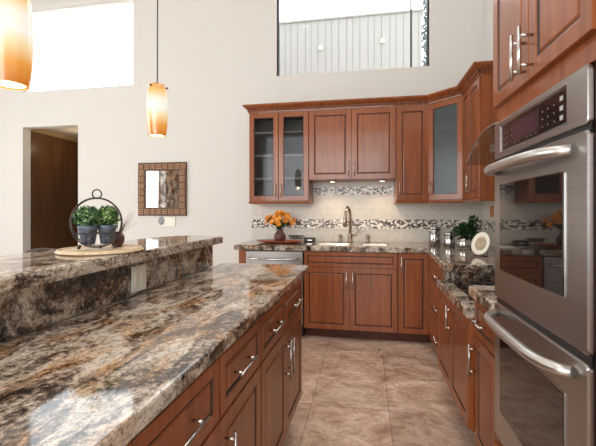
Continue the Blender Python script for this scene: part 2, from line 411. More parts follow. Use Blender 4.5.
# wall behind the camera with a band of windows, stone chimney breast at its left
mb = MB()
mb.box(XL, -3.2, YF - T, YF, FZ, ZC); mb.box(2.0 - 0.1, XR + T, YF - T, YF, FZ, ZC) if XR + T > 1.9 else None
mb.box(-3.2, XR + T, YF - T, YF, FZ, 0.4); mb.box(-3.2, XR + T, YF - T, YF, 3.6, ZC)
struct(mb.build('wall_front', PAINT))
mb = MB()
for x in (-3.2, -1.72, -0.24, 1.17): mb.box(x, x + 0.07, YF - 0.1, YF - 0.04, 0.4, 3.6)
struct(mb.build('window_4', WHITE))
# window frames and panes
mb = MB(); mb.box(W1[0], W1[1], YB + 0.09, YB + 0.095, W1[2], W1[3]); g = mb.build('pane', PANE)
mb = MB(); x0, x1, z0, z1 = W1
mb.box(x0, x1, YB + 0.07, YB + 0.12, z1 - 0.018, z1); mb.box(x0, x1, YB + 0.07, YB + 0.12, z0, z0 + 0.02)
mb.box(x0, x0 + 0.02, YB + 0.07, YB + 0.12, z0, z1); mb.box(x1 - 0.02, x1, YB + 0.07, YB + 0.12, z0, z1)
w1 = struct(mb.build('window_1', WHITE)); g.parent = w1
mb = MB(); x0, x1, z0, z1 = W2
mb.box(x0, x0 + 0.022, YB + 0.05, YB + 0.10, z0, z1); mb.box(x1 - 0.022, x1, YB + 0.05, YB + 0.10, z0, z1)
mb.box(x0, x1, YB + 0.05, YB + 0.10, z1 - 0.03, z1)
mb.box(0.493, 0.508, YB + 0.06, YB + 0.09, z0, z1)
w2 = struct(mb.build('window_2', BRONZEFRAME))
mb = MB(); mb.box(x0, x1, YB + 0.074, YB + 0.078, z0, z1); mb.build('pane', PANE, w2)

# hall beyond the doorway
HX0, HX1, HY, HZ = DX0 - 0.012, -2.6, 7.4, 2.415
mb = MB(); mb.box(HX0 - 0.1, HX0, YB + T, HY, FZ, HZ); struct(mb.build('wall_hall_left', WALNUT))
mb = MB(); mb.box(HX0 - 0.1, HX1 + 0.1, HY, HY + 0.1, FZ, HZ); struct(mb.build('wall_hall_end', PAINT))
mb = MB(); mb.box(HX1, HX1 + 0.1, YB + T, HY, FZ, HZ); struct(mb.build('wall_hall_right', PAINT))
mb = MB(); mb.box(HX0 - 0.1, HX1 + 0.1, YB + T, HY + 0.1, HZ, HZ + 0.1); struct(mb.build('ceiling_hall', simple('hall_ceiling_paint', (0.42, 0.38, 0.35), 0.7)))
mb = MB(); q = [(0, 0), (0.06, 0), (0.06, -0.012), (0.02, -0.055), (0.0, -0.06)]
mb.loops([[(HX0 + a, y, HZ + c) for a, c in q] for y in (YB + T, HY)], 0, False)
struct(mb.build('trim_1', simple('gold_oak_crown', (0.34, 0.24, 0.12), 0.3)))
hl = bpy.data.lights.new('hall_lamp', 'POINT'); hl.energy = 3.2; hl.color = (1, 0.80, 0.52); hl.shadow_soft_size = 0.06
ho = bpy.data.objects.new('hall_lamp', hl); COL.objects.link(ho); ho.location = (HX0 + 0.45, 4.75, 2.18)

# stone chimney breast that the wall mirror shows
ch = MB(); ch.box(XL + 0.25, -4.6, YF, YF + 0.3, FZ, ZC); ch.box(XL, XL + 0.25, YF, -2.25, FZ, ZC)
struct(ch.build('wall_chimney_stone', STONEWALL))

# ------------------------------------------------------------------ outside
def outside():
    t = thing('neighbouring_building', 'grey board-sided building outside the clerestory window above the cabinets', 'building', (-0.6, 7.2, 0))
    mb = MB(); mb.box(-2.2, 1.62, 0, 2.5, 0, 4.97); mb.build('siding', SIDING, t)
    mb = MB()
    x = -2.2
    k = 0
    while x < 1.6:
        mb.box(x, x + 0.007, -0.004, 0.001, 0, 4.97); x += 0.115 + 0.02 * ((k * 7) % 3); k += 1
    mb.build('board_seam', SEAM, t)
    mb = MB(); mb.box(-2.25, 1.66, -0.03, 2.55, 4.97, 5.0); mb.build('roof_edge', SIDING, t)
    for px, lab in ((-0.87, 'glowing white spot for a reflected ceiling light, at the left on the grey siding outside the clerestory'), (0.31, 'glowing white spot for a reflected ceiling light, at the right on the grey siding outside the clerestory')):  # glowing spots added to stand for ceiling lamps reflected in the pane
        l = thing('reflection_spot', lab, 'light', (px, 7.19, 4.42 if px < 0 else 4.46), 0, 'reflected ceiling light spots')
        mb = MB(); mb.loops([[(r * math.cos(a * PI / 8), y, r * math.sin(a * PI / 8)) for a in range(16)] for r, y in ((0.04, 0.0), (0.04, -0.03))]); mb.build('spot_rim', WHITE, l)
        mb = MB(); mb.sphere((0, -0.035, 0), 0.036); mb.build('glow_ball', emit('reflection_glow', (1, 1, 1), 2.0), l)
    t = thing('evergreen_tree', 'tall dark grey-green tree at the right edge of the clerestory window', 'tree', (1.42, 8.6, 0))
    mb = MB(); mb.tube([(0, 0, 0), (0, 0, 6)], [0.12, 0.03], 10); mb.build('trunk', BROWNCLAY, t)
    mb = MB()
    for i in range(2600):
        z = random.uniform(1.0, 7.2); r = 0.24 * (1 - max(0, z - 5) / 4.0) * random.uniform(0.3, 1); a = random.uniform(0, 2 * PI)
        u = Vector((random.gauss(0, 1), random.gauss(0, 1), random.gauss(0, 1))).normalized() * 0.06
        v = Vector((random.gauss(0, 1), random.gauss(0, 1), random.gauss(0, 1))).normalized() * 0.04
        mb.quad((r * math.cos(a), r * math.sin(a), z), u, v)
    mb.build('foliage', leafy('grey_green_needles', (0.06, 0.08, 0.07), (0.22, 0.25, 0.24)), t)
outside()

# ------------------------------------------------------------------ back run: uppers
U, F = 3.955, 3.675                 # carcass fronts of upper and base runs (doors add 20 mm)
UZ0, UZ1 = 1.348, 2.322
def upper(name, label, x0, x1, z0, doors, glass=None, shelves=()):
    t = thing(name, label, 'cabinet', (x0, U, 0)); w = x1 - x0
    carcass(t, w, YB - U - 0.017, z0, UZ1, glass is not None, shelves)
    n = len(doors); dw = w / n
    for i, hs in enumerate(doors):
        a, b = i * dw + 0.0025, (i + 1) * dw - 0.0025
        d = panel_front(t, 'door', a, b, z0 + 0.003, UZ1 - 0.004, 0, 0.058, glass)
        if hs:
            hx = b - 0.028 if hs == 'R' else a + 0.028
            bar_handle(d, (hx, -0.02, z0 + 0.06), (hx, -0.02, z0 + 0.165), mt=HANDLE_BRONZE, over=0.02)
    return t
HANDLE_BRONZE = simple('nickel_pull', (0.50, 0.42, 0.36), 0.3, 1.0)
upper('upper_cabinet', 'two-door cherry wall cabinet with smoky glass doors at left end of the run', -1.275, -0.607, UZ0, ('R', 'L'), CABGLASS, (1.59, 1.845, 2.10))
upper('upper_cabinet', 'short cherry wall cabinet with two solid doors above the sink', -0.605, 0.305, 1.572, ('R', 'L'))
upper('upper_cabinet', 'narrow single-door cherry wall cabinet right of the sink', 0.307, 0.628, UZ0, ('L',))

# diagonal corner cabinet and right wall cabinet
XU = 0.905
def diag():
    ax, ay = 0.632, U; bx, by = XU, U - (XU - 0.632)
    L = math.hypot(bx - ax, by - ay)
    t = thing('corner_cabinet', 'diagonal corner wall cabinet with a frosted glass door', 'cabinet', (ax, ay, 0), -PI / 4)
    poly = [(ax, ay), (bx, by), (XR - 0.017, by), (XR - 0.017, YB - 0.017), (ax, YB - 0.017)]
    c, s = math.cos(PI / 4), math.sin(PI / 4)
    loc = [((x - ax) * c - (y - ay) * s, (x - ax) * s + (y - ay) * c) for x, y in poly]
    th = 0.018
    mb = MB(); mb.prism(loc, UZ0, UZ0 + th); mb.prism(loc, UZ1 - th, UZ1)
    mb.box(0, 0.045, 0, th, UZ0 + th, UZ1 - th); mb.box(L - 0.045, L, 0, th, UZ0 + th, UZ1 - th)
    for i in range(1, 5):
        p, q = Vector(loc[i]), Vector(loc[(i + 1) % 5])
        d = (q - p).normalized(); n = Vector((-d.y, d.x)) * 0.012
        mb.loops([[(v.x, v.y, z) for v in (p, q, q + n, p + n)] for z in (UZ0 + th, UZ1 - th)], 0, False)
    mb.build('carcass', CHERRY, t)
    for z in (1.60, 1.84, 2.09):
        mb = MB(); cc = Vector((sum(p[0] for p in loc) / 5, sum(p[1] for p in loc) / 5))
        mb.prism([tuple(cc + (Vector(p) - cc) * 0.93) for p in loc], z, z + 0.018); mb.build('shelf', MAPLE, t)
    d = panel_front(t, 'door', 0.008, L - 0.008, UZ0 + 0.003, UZ1 - 0.004, 0, 0.058, FROST)
    bar_handle(d, (0.036, -0.02, UZ0 + 0.06), (0.036, -0.02, UZ0 + 0.165), mt=HANDLE_BRONZE)
    return by
BY = diag()
RY1 = 3.15
def right_upper():
    w = BY - 0.002 - RY1
    t = thing('upper_cabinet', 'cherry wall cabinet on the right wall beside the glass range hood', 'cabinet', (XU, BY - 0.002, 0), -PI / 2)
    carcass(t, w, XR - XU - 0.017, UZ0, UZ1)
    panel_front(t, 'door', 0.004, 0.232, UZ0 + 0.003, UZ1 - 0.004, 0, 0.05)
    d = panel_front(t, 'door', 0.237, w - 0.003, UZ0 + 0.003, UZ1 - 0.004, 0, 0.055)
    bar_handle(d, (0.265, -0.02, UZ0 + 0.06), (0.265, -0.02, UZ0 + 0.18), mt=SATIN)
    mb = MB(); mb.box(w, w + 0.006, 0.0, 0.05, UZ0, UZ1); mb.box(w, w + 0.006, 0.27, XR - XU - 0.017, UZ0, UZ1); mb.build('end_stile', CHERRY, t)
right_upper()

def sweep(path, prof, mb, m=0):
    """path: plan points; prof: (outward offset, z); outward is to the right of travel"""
    P = [Vector(p) for p in path]; rings = []
    for i, p in enumerate(P):
        ns = []
        if i > 0: d = (P[i] - P[i - 1]).normalized(); ns.append(Vector((d.y, -d.x)))
        if i < len(P) - 1: d = (P[i + 1] - P[i]).normalized(); ns.append(Vector((d.y, -d.x)))
        nn = sum(ns, Vector((0, 0))).normalized(); k = nn.dot(ns[0])
        rings.append([(p.x + nn.x * o / k, p.y + nn.y * o / k, z) for o, z in prof])
    mb.loops(rings, m, False)
fd = 0.022
cpath = [(-1.277, YB - 0.003), (-1.277, U - fd), (0.632 - 0.008, U - fd), (XU - fd, BY - 0.006), (XU - fd, RY1 - 0.008), (XR - 0.004, RY1 - 0.008)]
t = thing('crown_molding', 'continuous cherry crown moulding with a dentil band along the wall cabinet tops', 'molding', (0, U, UZ1))
mb = MB(); zz = 0.001
path_l = [(x, y - U) for x, y in cpath]
sweep(path_l, [(-0.015, zz), (0.003, zz), (0.005, 0.012), (0.012, 0.018), (0.012, 0.034), (0.020, 0.040), (0.034, 0.048), (0.050, 0.062), (0.056, 0.070), (0.056, 0.082), (-0.015, 0.082)], mb)
mb.build('crown', CHERRY, t)
mb = MB(); sweep(path_l, [(0.010, 0.0185), (0.0126, 0.0185), (0.0126, 0.0345), (0.010, 0.0345)], mb); mb.build('dentil_shadow', GLAZE_SHADE, t)  # dark strip painting the recess shade between the dentils
mb = MB()
for i in range(len(path_l) - 1):
    a, b = Vector(path_l[i]), Vector(path_l[i + 1]); d = (b - a).normalized(); n = Vector((d.y, -d.x)); k = 0.012
    while k < (b - a).length - 0.012:
        p = a + d * k + n * 0.012; q = p + d * 0.016
        mb.loops([[(v.x, v.y, z) for v in (p, q, q + n * 0.009, p + n * 0.009)] for z in (0.019, 0.035)], 0, False); k += 0.030
mb.build('dentil_band', CHERRY, t)
# light rail under the standard-height uppers
def rail(path, label):
    t = thing('light_rail', label, 'molding', (path[0][0], path[0][1], UZ0))
    o = Vector(path[0]); mb = MB()
    sweep([Vector(p) - o for p in path], [(-0.018, -0.001), (0.004, -0.001), (0.006, -0.012), (-0.002, -0.028), (-0.018, -0.028)], mb)
    return mb.build('rail', CHERRY, t)
rail([(-1.275, YB - 0.018), (-1.275, U - 0.018), (-0.607, U - 0.018), (-0.607, YB - 0.018)], 'cherry light rail under the left glass wall cabinet')
rail([(0.309, YB - 0.018), (0.309, U - 0.018), (0.625, U - 0.018), (XU - 0.018, BY - 0.004), (XU - 0.018, RY1), (XR - 0.018, RY1)], 'cherry light rail bending under the corner wall cabinets')

# ------------------------------------------------------------------ tile backsplash
th = 0.008
t = thing('tile_backsplash', 'cream stone tile backsplash with mosaic bands behind the sink', 'backsplash', (0, YB, 0.89))
mb = MB(); mb.box(-1.35, XR - 0.001, -th, -0.001, 0.001, 0.71); mb.build('field_tile', TILE, t)
mb = MB(); mb.box(-1.35, XR - th - 0.008, -th - 0.004, -th, 0.15, 0.255); mb.build('mosaic_band', MOSAIC, t)
mb = MB(); mb.box(-0.60, 0.30, -th - 0.004, -th, 0.535, 0.625); mb.build('mosaic_band', MOSAIC, t)
for x0, x1, z0 in ((-1.35, XR - th - 0.008, 0.135), (-1.35, XR - th - 0.008, 0.255), (-0.60, 0.30, 0.521), (-0.60, 0.30, 0.625)):
    mb = MB(); mb.box(x0, x1, -th - 0.007, -th, z0, z0 + 0.014); mb.build('pencil_liner', TILE, t)
t = thing('tile_backsplash', 'cream stone tile backsplash with one mosaic band on the right wall behind the cooktop', 'backsplash', (XR, YB - th - 0.001, 0.89))
mb = MB(); mb.box(-th, -0.001, 1.504 - YB, 0, 0.001, 0.71); mb.build('field_tile', TILE, t)
mb = MB(); mb.box(-th - 0.004, -th, 1.504 - YB, 0, 0.15, 0.255); mb.build('mosaic_band', MOSAIC, t)
for z0 in (0.135, 0.255):
    mb = MB(); mb.box(-th - 0.007, -th, 1.504 - YB, 0, z0, z0 + 0.014); mb.build('pencil_liner', TILE, t)

# ------------------------------------------------------------------ base run
CZ, CT = 0.89, 0.050                # worktop height and thickness
BZ = CZ - CT - 0.001
def base(name, label, loc, rz, w, d, top, fronts, cat='cabinet', z0=0.066, rec=0.07):
    """fronts: (name, x0, x1, z0, z1, handle) with handle None | ('v', x, z0, z1) | ('h', x0, x1, z)"""
    t = thing(name, label, cat, loc, rz)
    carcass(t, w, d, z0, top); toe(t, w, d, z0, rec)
    for nm, x0, x1, z0, z1, h in fronts:
        o = panel_front(t, nm, x0, x1, z0, z1, 0, 0.05 if (z1 - z0) > 0.25 else 0.036)
        if h and h[0] == 'v': bar_handle(o, (h[1], -0.02, h[2]), (h[1], -0.02, h[3]))
        if h and h[0] == 'h': bar_handle(o, (h[1], -0.02, h[3]), (h[2], -0.02, h[3]))
    return t
BD = YB - F - 0.004
t = thing('end_panel', 'slim cherry end panel left of the dishwasher', 'panel', (-1.295, F, 0))
mb = MB(); mb.box(0, 0.075, -0.018, BD, -0.034, BZ, 0, 0.001); mb.build('panel_board', CHERRY, t)
mb = MB(); mb.box(-0.006, 0.0, 0.03, BD, -0.034, 0.06); mb.build('base_strip', CHERRY, t)
# dishwasher
t = thing('dishwasher', 'stainless steel dishwasher between the end panel and the sink cabinet', 'dishwasher', (-1.218, F, 0)); w = 0.602
mb = MB(); mb.box(0.01, w - 0.01, 0.0, BD, 0.095, BZ - 0.004); mb.build('tub', BLACK, t)
mb = MB(); mb.box(0.005, w - 0.005, -0.03, 0.0, 0.10, BZ - 0.010, 0, 0.004); dd = mb.build('door', STEEL, t)
mb = MB(); mb.tube([(0.05, -0.03, 0.765), (0.07, -0.062, 0.758), (0.2, -0.072, 0.754), (w / 2, -0.075, 0.753), (w - 0.2, -0.072, 0.754), (w - 0.07, -0.062, 0.758), (w - 0.05, -0.03, 0.765)], 0.011, 12); mb.build('handle', CHROME, dd)
mb = MB(); mb.box(0.01, w - 0.01, 0.03, 0.3, -0.034, 0.095); mb.build('toe_plate', BLACK, t)
mb = MB(); mb.box(0.012, w - 0.012, -0.031, -0.029, 0.60, 0.604); mb.build('seam', BLACK, dd)
# sink base, narrow base
sx0, sx1 = -0.614, 0.300; w = sx1 - sx0
base('sink_cabinet', 'wide cherry sink base cabinet with a false drawer front over two doors', (sx0, F, 0), 0, w, BD, BZ,
     [('false_front', 0.004, w - 0.004, 0.685, 0.832, None),
      ('door', 0.004, w / 2 - 0.002, 0.071, 0.678, ('v', w / 2 - 0.03, 0.50, 0.62)), ('door', w / 2 + 0.002, w - 0.004, 0.071, 0.678, ('v', w / 2 + 0.03, 0.50, 0.62))])
w = 0.598 - 0.304
base('base_cabinet', 'narrow cherry base cabinet with one tall door at the inside corner', (0.303, F, 0), 0, w, BD, BZ,
     [('door', 0.004, w - 0.012, 0.071, 0.832, ('v', 0.028, 0.66, 0.78))])

# right run: corner drawers
XD = 0.598
def facing_left(x, y1): return (x, y1, 0), -PI / 2
YD0, YD1 = 2.656, F - 0.026
w = YD1 - YD0
dz = [(0.071, 0.310), (0.315, 0.575), (0.580, 0.832)]
fr = []
for a, b in dz: fr.append(('drawer', 0.030, w - 0.004, a, b, ('h', 0.42, 0.54, (a + b) / 2)))
base('drawer_cabinet', 'cherry base cabinet with three stacked drawers at the corner of the right run', *facing_left(XD, YD1), w, XR - XD - 0.004, BZ, fr)
# cooktop base, bumped forward
XK = 0.502; KZ = 0.775; YK0, YK1 = 1.895, 2.652; w = YK1 - YK0
base('cooktop_cabinet', 'cherry two-door base cabinet standing forward under the lowered cooktop', *facing_left(XK, YK1), w, XR - XK - 0.004, KZ - CT - 0.001,
     [('door', 0.004, w / 2 - 0.002, 0.19, 0.725, None), ('door', w / 2 + 0.002, w - 0.004, 0.19, 0.725, ('v', w / 2 + 0.035, 0.57, 0.675))], 'cabinet', 0.182, 0.14)
# small base next to the oven tower
XN = 0.525; YN0, YN1 = 1.504, 1.878; w = YN1 - YN0
base('base_cabinet', 'small cherry base cabinet with one drawer and one door beside the oven tower', *facing_left(XN, YN1), w, XR - XN - 0.004, BZ,
     [('drawer', 0.004, w - 0.084, 0.655, 0.832, ('h', 0.085, 0.180, 0.740)), ('door', 0.004, w - 0.084, 0.15, 0.648, ('v', 0.03, 0.49, 0.595)), ('filler', w - 0.081, w - 0.002, 0.15, 0.832, None)], 'cabinet', 0.145, 0.10)

# ------------------------------------------------------------------ worktops
def worktop_back():
    t = thing('countertop', 'L-shaped granite worktop around the sink and the corner', 'countertop', (0, YB, CZ))
    # holes for the two basins: build in strips round them
    y0, y1 = 3.645 - YB, -0.009
    xs = [-1.345, -0.515, -0.165, -0.050, 0.225, 0.60]
    hy0, hy1 = 3.79 - YB, 4.10 - YB
    mb = MB()
    def slab(ax, bx, ay, by): mb.box(ax, bx, ay, by, -CT, 0)
    e = 0.006
    slab(xs[0], xs[1], y0 + e, y1); slab(xs[1], xs[4], y0 + e, hy0); slab(xs[1], xs[4], hy1, y1); slab(xs[2], xs[3], hy0, hy1); slab(xs[4], xs[5], y0 + e, y1)
    slab(0.60, XR - 0.009, 2.575 - YB + e, y1)
    # eased front edge
    fp = [(xs[0], y0), (0.562, y0), (0.567, y0 - 0.01), (0.507, 2.575 - YB), (XR - 0.009, 2.575 - YB)]
    mb.prism([(0.507 + e, 2.575 - YB + e), (0.60, 2.575 - YB + e), (0.60, y0 + 2 * e), (0.567 + e, y0 + 2 * e)], -CT, 0)
    sweep([(p[0], p[1]) for p in fp], [(0 - e, 0), (-e * 0.3, -e * 0.3), (0, -e), (0, -CT + e), (-e * 0.3, -CT + e * 0.3), (-e, -CT)], mb)
    mb.build('slab', GRAN_RUN, t)
worktop_back()
t = thing('cooktop_counter', 'lowered granite worktop strip surrounding the black cooktop', 'countertop', (XK - 0.03, YK0, KZ))
mb = MB(); mb.prism([(0, -0.012), (XR - 0.009 - XK + 0.03, -0.012), (XR - 0.009 - XK + 0.03, YK1 - YK0 - 0.016), (0, YK1 - YK0 - 0.016)], -CT, 0, 0, 0.008); mb.build('slab', GRAN_RUN, t)
mb = MB(); mb.box(0.045, XR - 0.009 - XK + 0.03, 2.625 - YK0, 2.636 - YK0, 0.0005, CZ - CT - KZ - 0.001); mb.build('riser', GRAN_BAR, t)
mb = MB(); mb.box(0.06, XR - 0.009 - XK + 0.03, -0.012, -0.002, 0.0005, CZ - CT - KZ + 0.02); mb.build('riser', GRAN_BAR, t)
t = thing('counter_section', 'small granite worktop piece between the cooktop and the oven tower', 'countertop', (0.475, 1.504, CZ))
mb = MB(); mb.prism([(0.035, 0.001), (XR - 0.009 - 0.475, 0.001), (XR - 0.009 - 0.475, 0.376), (0.02, 0.376), (0, 0.358), (0, 0.077), (0.008, 0.054), (0.03, 0.042)], -CT, 0, 0, 0.008); mb.build('slab', GRAN_RUN, t)
# cooktop
t = thing('cooktop', 'black glass cooktop set into the lowered granite worktop', 'cooktop', (0.545, 1.94, KZ + 0.001))
mb = MB(); mb.box(0, 0.52, 0, 0.64, 0, 0.008, 0, 0.003); mb.build('glass_top', BLACKGLASS, t)
for bx, by, r in ((0.15, 0.17, 0.09), (0.15, 0.47, 0.075), (0.38, 0.17, 0.075), (0.38, 0.47, 0.095)):
    mb = MB(); mb.lathe(bx, by, [(r, 0.008), (r, 0.022), (r - 0.012, 0.024), (r - 0.02, 0.009)], 28); mb.box(bx - r, bx + r, by - 0.005, by + 0.005, 0.012, 0.026); mb.box(bx - 0.005, bx + 0.005, by - r, by + r, 0.012, 0.026)
    mb.build('burner_grate', BLACK, t)
# sink: two white basins
for x0, x1, lab in ((-0.51, -0.17, 'white undermount basin left of the faucet'), (-0.045, 0.22, 'white undermount basin right of the faucet')):
    t = thing('sink_basin', lab, 'sink', (x0, 3.795, CZ - 0.155), 0, 'kitchen sink basins'); w = x1 - x0
    mb = MB(); D = 0.30
    def ring(d, z, r=0.04):
        out = []
        for cx_, cy_, a0 in ((w - d - r, d + r, -PI / 2), (w - d - r, D - d - r, 0), (d + r, D - d - r, PI / 2), (d + r, d + r, PI)):
            for k in range(5): a = a0 + k * PI / 8; out.append((cx_ + r * math.cos(a), cy_ + r * math.sin(a), z))
        return out
    mb.loops([ring(-0.0, 0.10), ring(0.012, 0.0, 0.04), ring(0.02, 0.0), ring(0.012, 0.02), ring(0.004, 0.151), ring(-0.0, 0.151)], 0, True, True, True, False)
    for f in []: pass
    mb.loops([ring(0.02, 0.004), ring(0.021, 0.006)], 0, True, True, True, True)
    mb.build('basin', PORCELAIN, t)
    mb = MB(); mb.lathe(w / 2, D / 2, [(0.04, 0.007), (0.042, 0.011), (0.03, 0.010)], 20); mb.build('drain', SATIN, t)

# ------------------------------------------------------------------ oven tower
XT, TY0, TY1 = 0.486, 0.80, 1.492
t = thing('oven_cabinet', 'tall cherry oven cabinet at the right with two doors above the ovens', 'cabinet', (XT, TY1, 0), -PI / 2); w = TY1 - TY0
d_ = XR - XT - 0.004; TM = 0.309
mb = MB(); OZ0, OZ1 = 0.395, 1.566
mb.box(-0.010, 0.004, 0, d_, 0.066, 2.52); mb.box(0.594, w, 0, d_, 0.066, 2.52)
mb.box(0.004, 0.594, 0, d_, OZ1, 2.52); mb.box(0.004, 0.594, 0, d_, 0.066, OZ0); mb.box(0.004, 0.594, d_ - 0.02, d_, OZ0, OZ1)
mb.build('carcass', CHERRY, t); toe(t, w, d_, 0.066)
for x0, x1, hx in ((0.002, TM - 0.002, TM - 0.028), (TM + 0.002, 0.618, TM + 0.028)):
    d1 = panel_front(t, 'door', x0, x1, 1.622, 2.50, 0, 0.047)
    bar_handle(d1, (hx, -0.02, 1.657), (hx, -0.02, 1.742), 0.036, 0.0055, 0.026)
panel_front(t, 'drawer', 0.003, 0.618, 0.075, 0.385, 0, 0.036)
mb = MB(); sweep([(-0.0, d_ - 0.003), (0.0, -0.02), (w, -0.02), (w, d_ - 0.003)], [(-0.015, 2.521), (0.003, 2.521), (0.012, 2.555), (0.034, 2.57), (0.056, 2.59), (0.056, 2.602), (-0.015, 2.602)], mb); mb.build('crown', CHERRY, t)

def oven():
    OW = 0.595; OY = 1.4985
    t = thing('double_wall_oven', 'stainless steel double wall oven with a dark control panel', 'oven', (XT, OY, 0), -PI / 2)
    mb = MB(); mb.box(0.014, OW - 0.014, 0.004, 0.55, OZ0 + 0.006, OZ1 - 0.016); mb.build('oven_body', BLACK, t)
    y0, y1 = 0.004, -0.0005
    y0 = -0.008; ys = -0.012; A, B = 0.061, 0.5015
    zp = 1.425
    # control panel with a sloped bezel round a dark display
    mb = MB()
    def rl(d, y, z0=zp + 0.006, z1=OZ1 - 0.004, x0=0.0, x1=OW, r=0.012):
        out = []
        r = max(r, 0.002)
        for cx_, cz_, a0 in ((x1 - d - r, z0 + d + r, -PI / 2), (x1 - d - r, z1 - d - r, 0), (x0 + d + r, z1 - d - r, PI / 2), (x0 + d + r, z0 + d + r, PI)):
            for k in range(5): a = a0 + k * PI / 8; out.append((cx_ + r * math.cos(a), y, cz_ + r * math.sin(a)))
        return out
    def rin(d, y): return rl(d, y, 1.450, 1.545, A - 0.006, B + 0.006, 0.004)
    mb.loops([rl(0, y1), rl(0, y0 - 0.002), rl(0.003, ys), rin(0, ys), rin(0.006, ys + 0.008), rin(0.010, ys + 0.009)], 0, False, True, True, True)
    cp = mb.build('control_panel', STEEL, t)
    dy = ys + 0.0045
    mb = MB(); mb.box(A + 0.002, B - 0.002, dy, ys + 0.0085, 1.457, 1.538); mb.build('display_glass', PANELGLASS, cp)
    mb = MB(); mb.box(0.165, 0.345, dy - 0.0008, dy + 0.0002, 1.470, 1.530); mb.build('clock_screen', simple('clock_screen', (0.045, 0.020, 0.030), 0.15), cp)
    KEYP = simple('key_print', (0.22, 0.195, 0.17), 0.5)
    def key(x, z, kx, kz): mb = MB(); mb.box(x, x + kx, dy - 0.0008, dy + 0.0002, z, z + kz); mb.build('key_marking', KEYP, cp)
    for x in (0.085, 0.112, 0.150):
        for z in (1.470, 1.491, 1.512): key(x, z, 0.007, 0.0025)
    for x in (0.372, 0.402, 0.436):
        for z in (1.470, 1.491, 1.512): key(x, z, 0.0035, 0.0035)
    for x in (0.18, 0.21, 0.27, 0.30, 0.33): key(x, 1.463, 0.005, 0.0025)
    for z in (1.466, 1.490, 1.514):
        mb = MB(); mb.box(0.468, 0.482, dy - 0.0015, dy + 0.0002, z, z + 0.012, 0, 0.0005); mb.build('button', simple('white_key', (0.36, 0.365, 0.345), 0.4), cp)
    # two doors
    for z0, z1, wz0, wz1, hz in ((0.922, 1.419, 1.028, 1.337, 1.383), (0.411, 0.902, 0.520, 0.800, 0.863)):
        mb = MB(); mb.loops([rl(0, y1, z0, z1), rl(0, y0, z0, z1), rl(0.004, ys, z0, z1)], 0, False)
        d = mb.build('oven_door', STEEL, t)
        a, b = A, B
        mb = MB(); mb.loops([rl(0, ys - 0.0003, wz0, wz1, a, b, 0.004), rl(0.0, ys - 0.002, wz0, wz1, a, b, 0.004), rl(0.004, ys - 0.002, wz0, wz1, a, b, 0.004)], 0, False); mb.build('window_trim', CHROME, d)
        mb = MB(); mb.box(a + 0.004, b - 0.004, ys - 0.0035, ys - 0.0018, wz0 + 0.004, wz1 - 0.004); mb.build('oven_window', OVENGLASS, d)
        yf = ys; mb = MB(); pts = []; rr = []
        for k in range(25):
            u = k / 24; x = 0.022 + u * 0.512; e = abs(2 * u - 1)
            out = 0.050 * (1 - e ** 7) + 0.008 * (1 - e * e)
            pts.append((x, yf - 0.001 - out, hz - 0.0)); rr.append(0.0160 - 0.002 * e)
        mb.tube(pts, rr, 14); mb.build('handle', HANDLESTEEL, d)
    for za, zb in ((0.901, 0.923), (1.418, zp + 0.007)):
        mb = MB(); mb.box(0.004, OW - 0.004, -0.004, y1, za, zb); mb.build('door_gap', BLACK, t)
HANDLESTEEL = simple('handle_steel', (0.60, 0.575, 0.54), 0.38, 1.0)
PANELGLASS = simple('panel_glass', (0.014, 0.008, 0.008), 0.12)
oven()

# range hood
t = thing('range_hood', 'range hood with an arched clear glass canopy over the cooktop', 'range hood', (XR - 0.012, 2.20, 1.512))
mb = MB(); rg = []
for k in range(17):
    u = -1 + k / 8; yy = u * 0.47; zz = 0.035 + 0.155 * (1 - u * u)
    rg.append([(-0.56, yy, zz), (-0.012, yy, zz), (-0.012, yy, zz + 0.007), (-0.56, yy, zz + 0.007)])
mb.loops(rg, 0, False); mb.build('glass_canopy', HOODGLASS, t)
mb = MB(); mb.tube([(r[0][0], r[0][1], r[0][2] + 0.0035) for r in rg], 0.0045, 8); mb.build('canopy_edge', SATIN, t)
mb = MB(); mb.box(-0.48, -0.004, -0.26, 0.26, 0.085, 0.135, 0, 0.006); mb.box(-0.49, -0.47, -0.18, 0.18, 0.095, 0.128); mb.build('hood_body', STEEL, t)
mb = MB(); mb.box(-0.28, -0.004, -0.14, 0.14, 0.135, 1.30, 0, 0.003); mb.build('chimney', STEEL, t)

# ------------------------------------------------------------------ island
IX = -0.392; IE = -0.362; IY0, IY1 = 0.56, 2.155
BXF = -0.955
def island_cab(label, y0, y1):
    w = y1 - y0; hw = w / 2
    fr = []
    for i in (0, 1):
        a, b = i * hw + 0.006, (i + 1) * hw - 0.006
        fr.append(('drawer', a, b, 0.672, 0.840, ('h', (a + b) / 2 - 0.085, (a + b) / 2 + 0.03, 0.757)))
    fr.append(('door', 0.006, hw - 0.002, 0.158, 0.664, ('v', hw - 0.034, 0.47, 0.60)))
    fr.append(('door', hw + 0.002, w - 0.006, 0.158, 0.664, ('v', hw + 0.034, 0.47, 0.60)))
    base('island_cabinet', label, (IX - (IY1 - y0) * 0.016, y0, 0), PI / 2 - 0.016, w, 0.53, CZ - 0.043, fr, 'cabinet', 0.15)
island_cab('far cherry island cabinet with two drawers over two doors', 1.337, IY1)
island_cab('near cherry island cabinet with two drawers over two doors at the photo bottom', 0.575, 1.335)
t = thing('end_panel', 'cherry end panel closing the near end of the island cabinets', 'panel', (IX - (IY1 - 0.553) * 0.016, 0.553, 0), -0.016)
mb = MB(); mb.box(-0.53, 0.022, 0, 0.02, -0.034, CZ - 0.043, 0, 0.001); mb.build('panel_board', CHERRY, t)
mb = MB(); mb.box(-0.50, -0.06, -0.004, 0, 0.12, 0.80); mb.build('inset_panel', CHERRY, t)
t = thing('island_countertop', 'long polished granite island worktop with rust and black veins', 'countertop', (IE, 0, CZ))
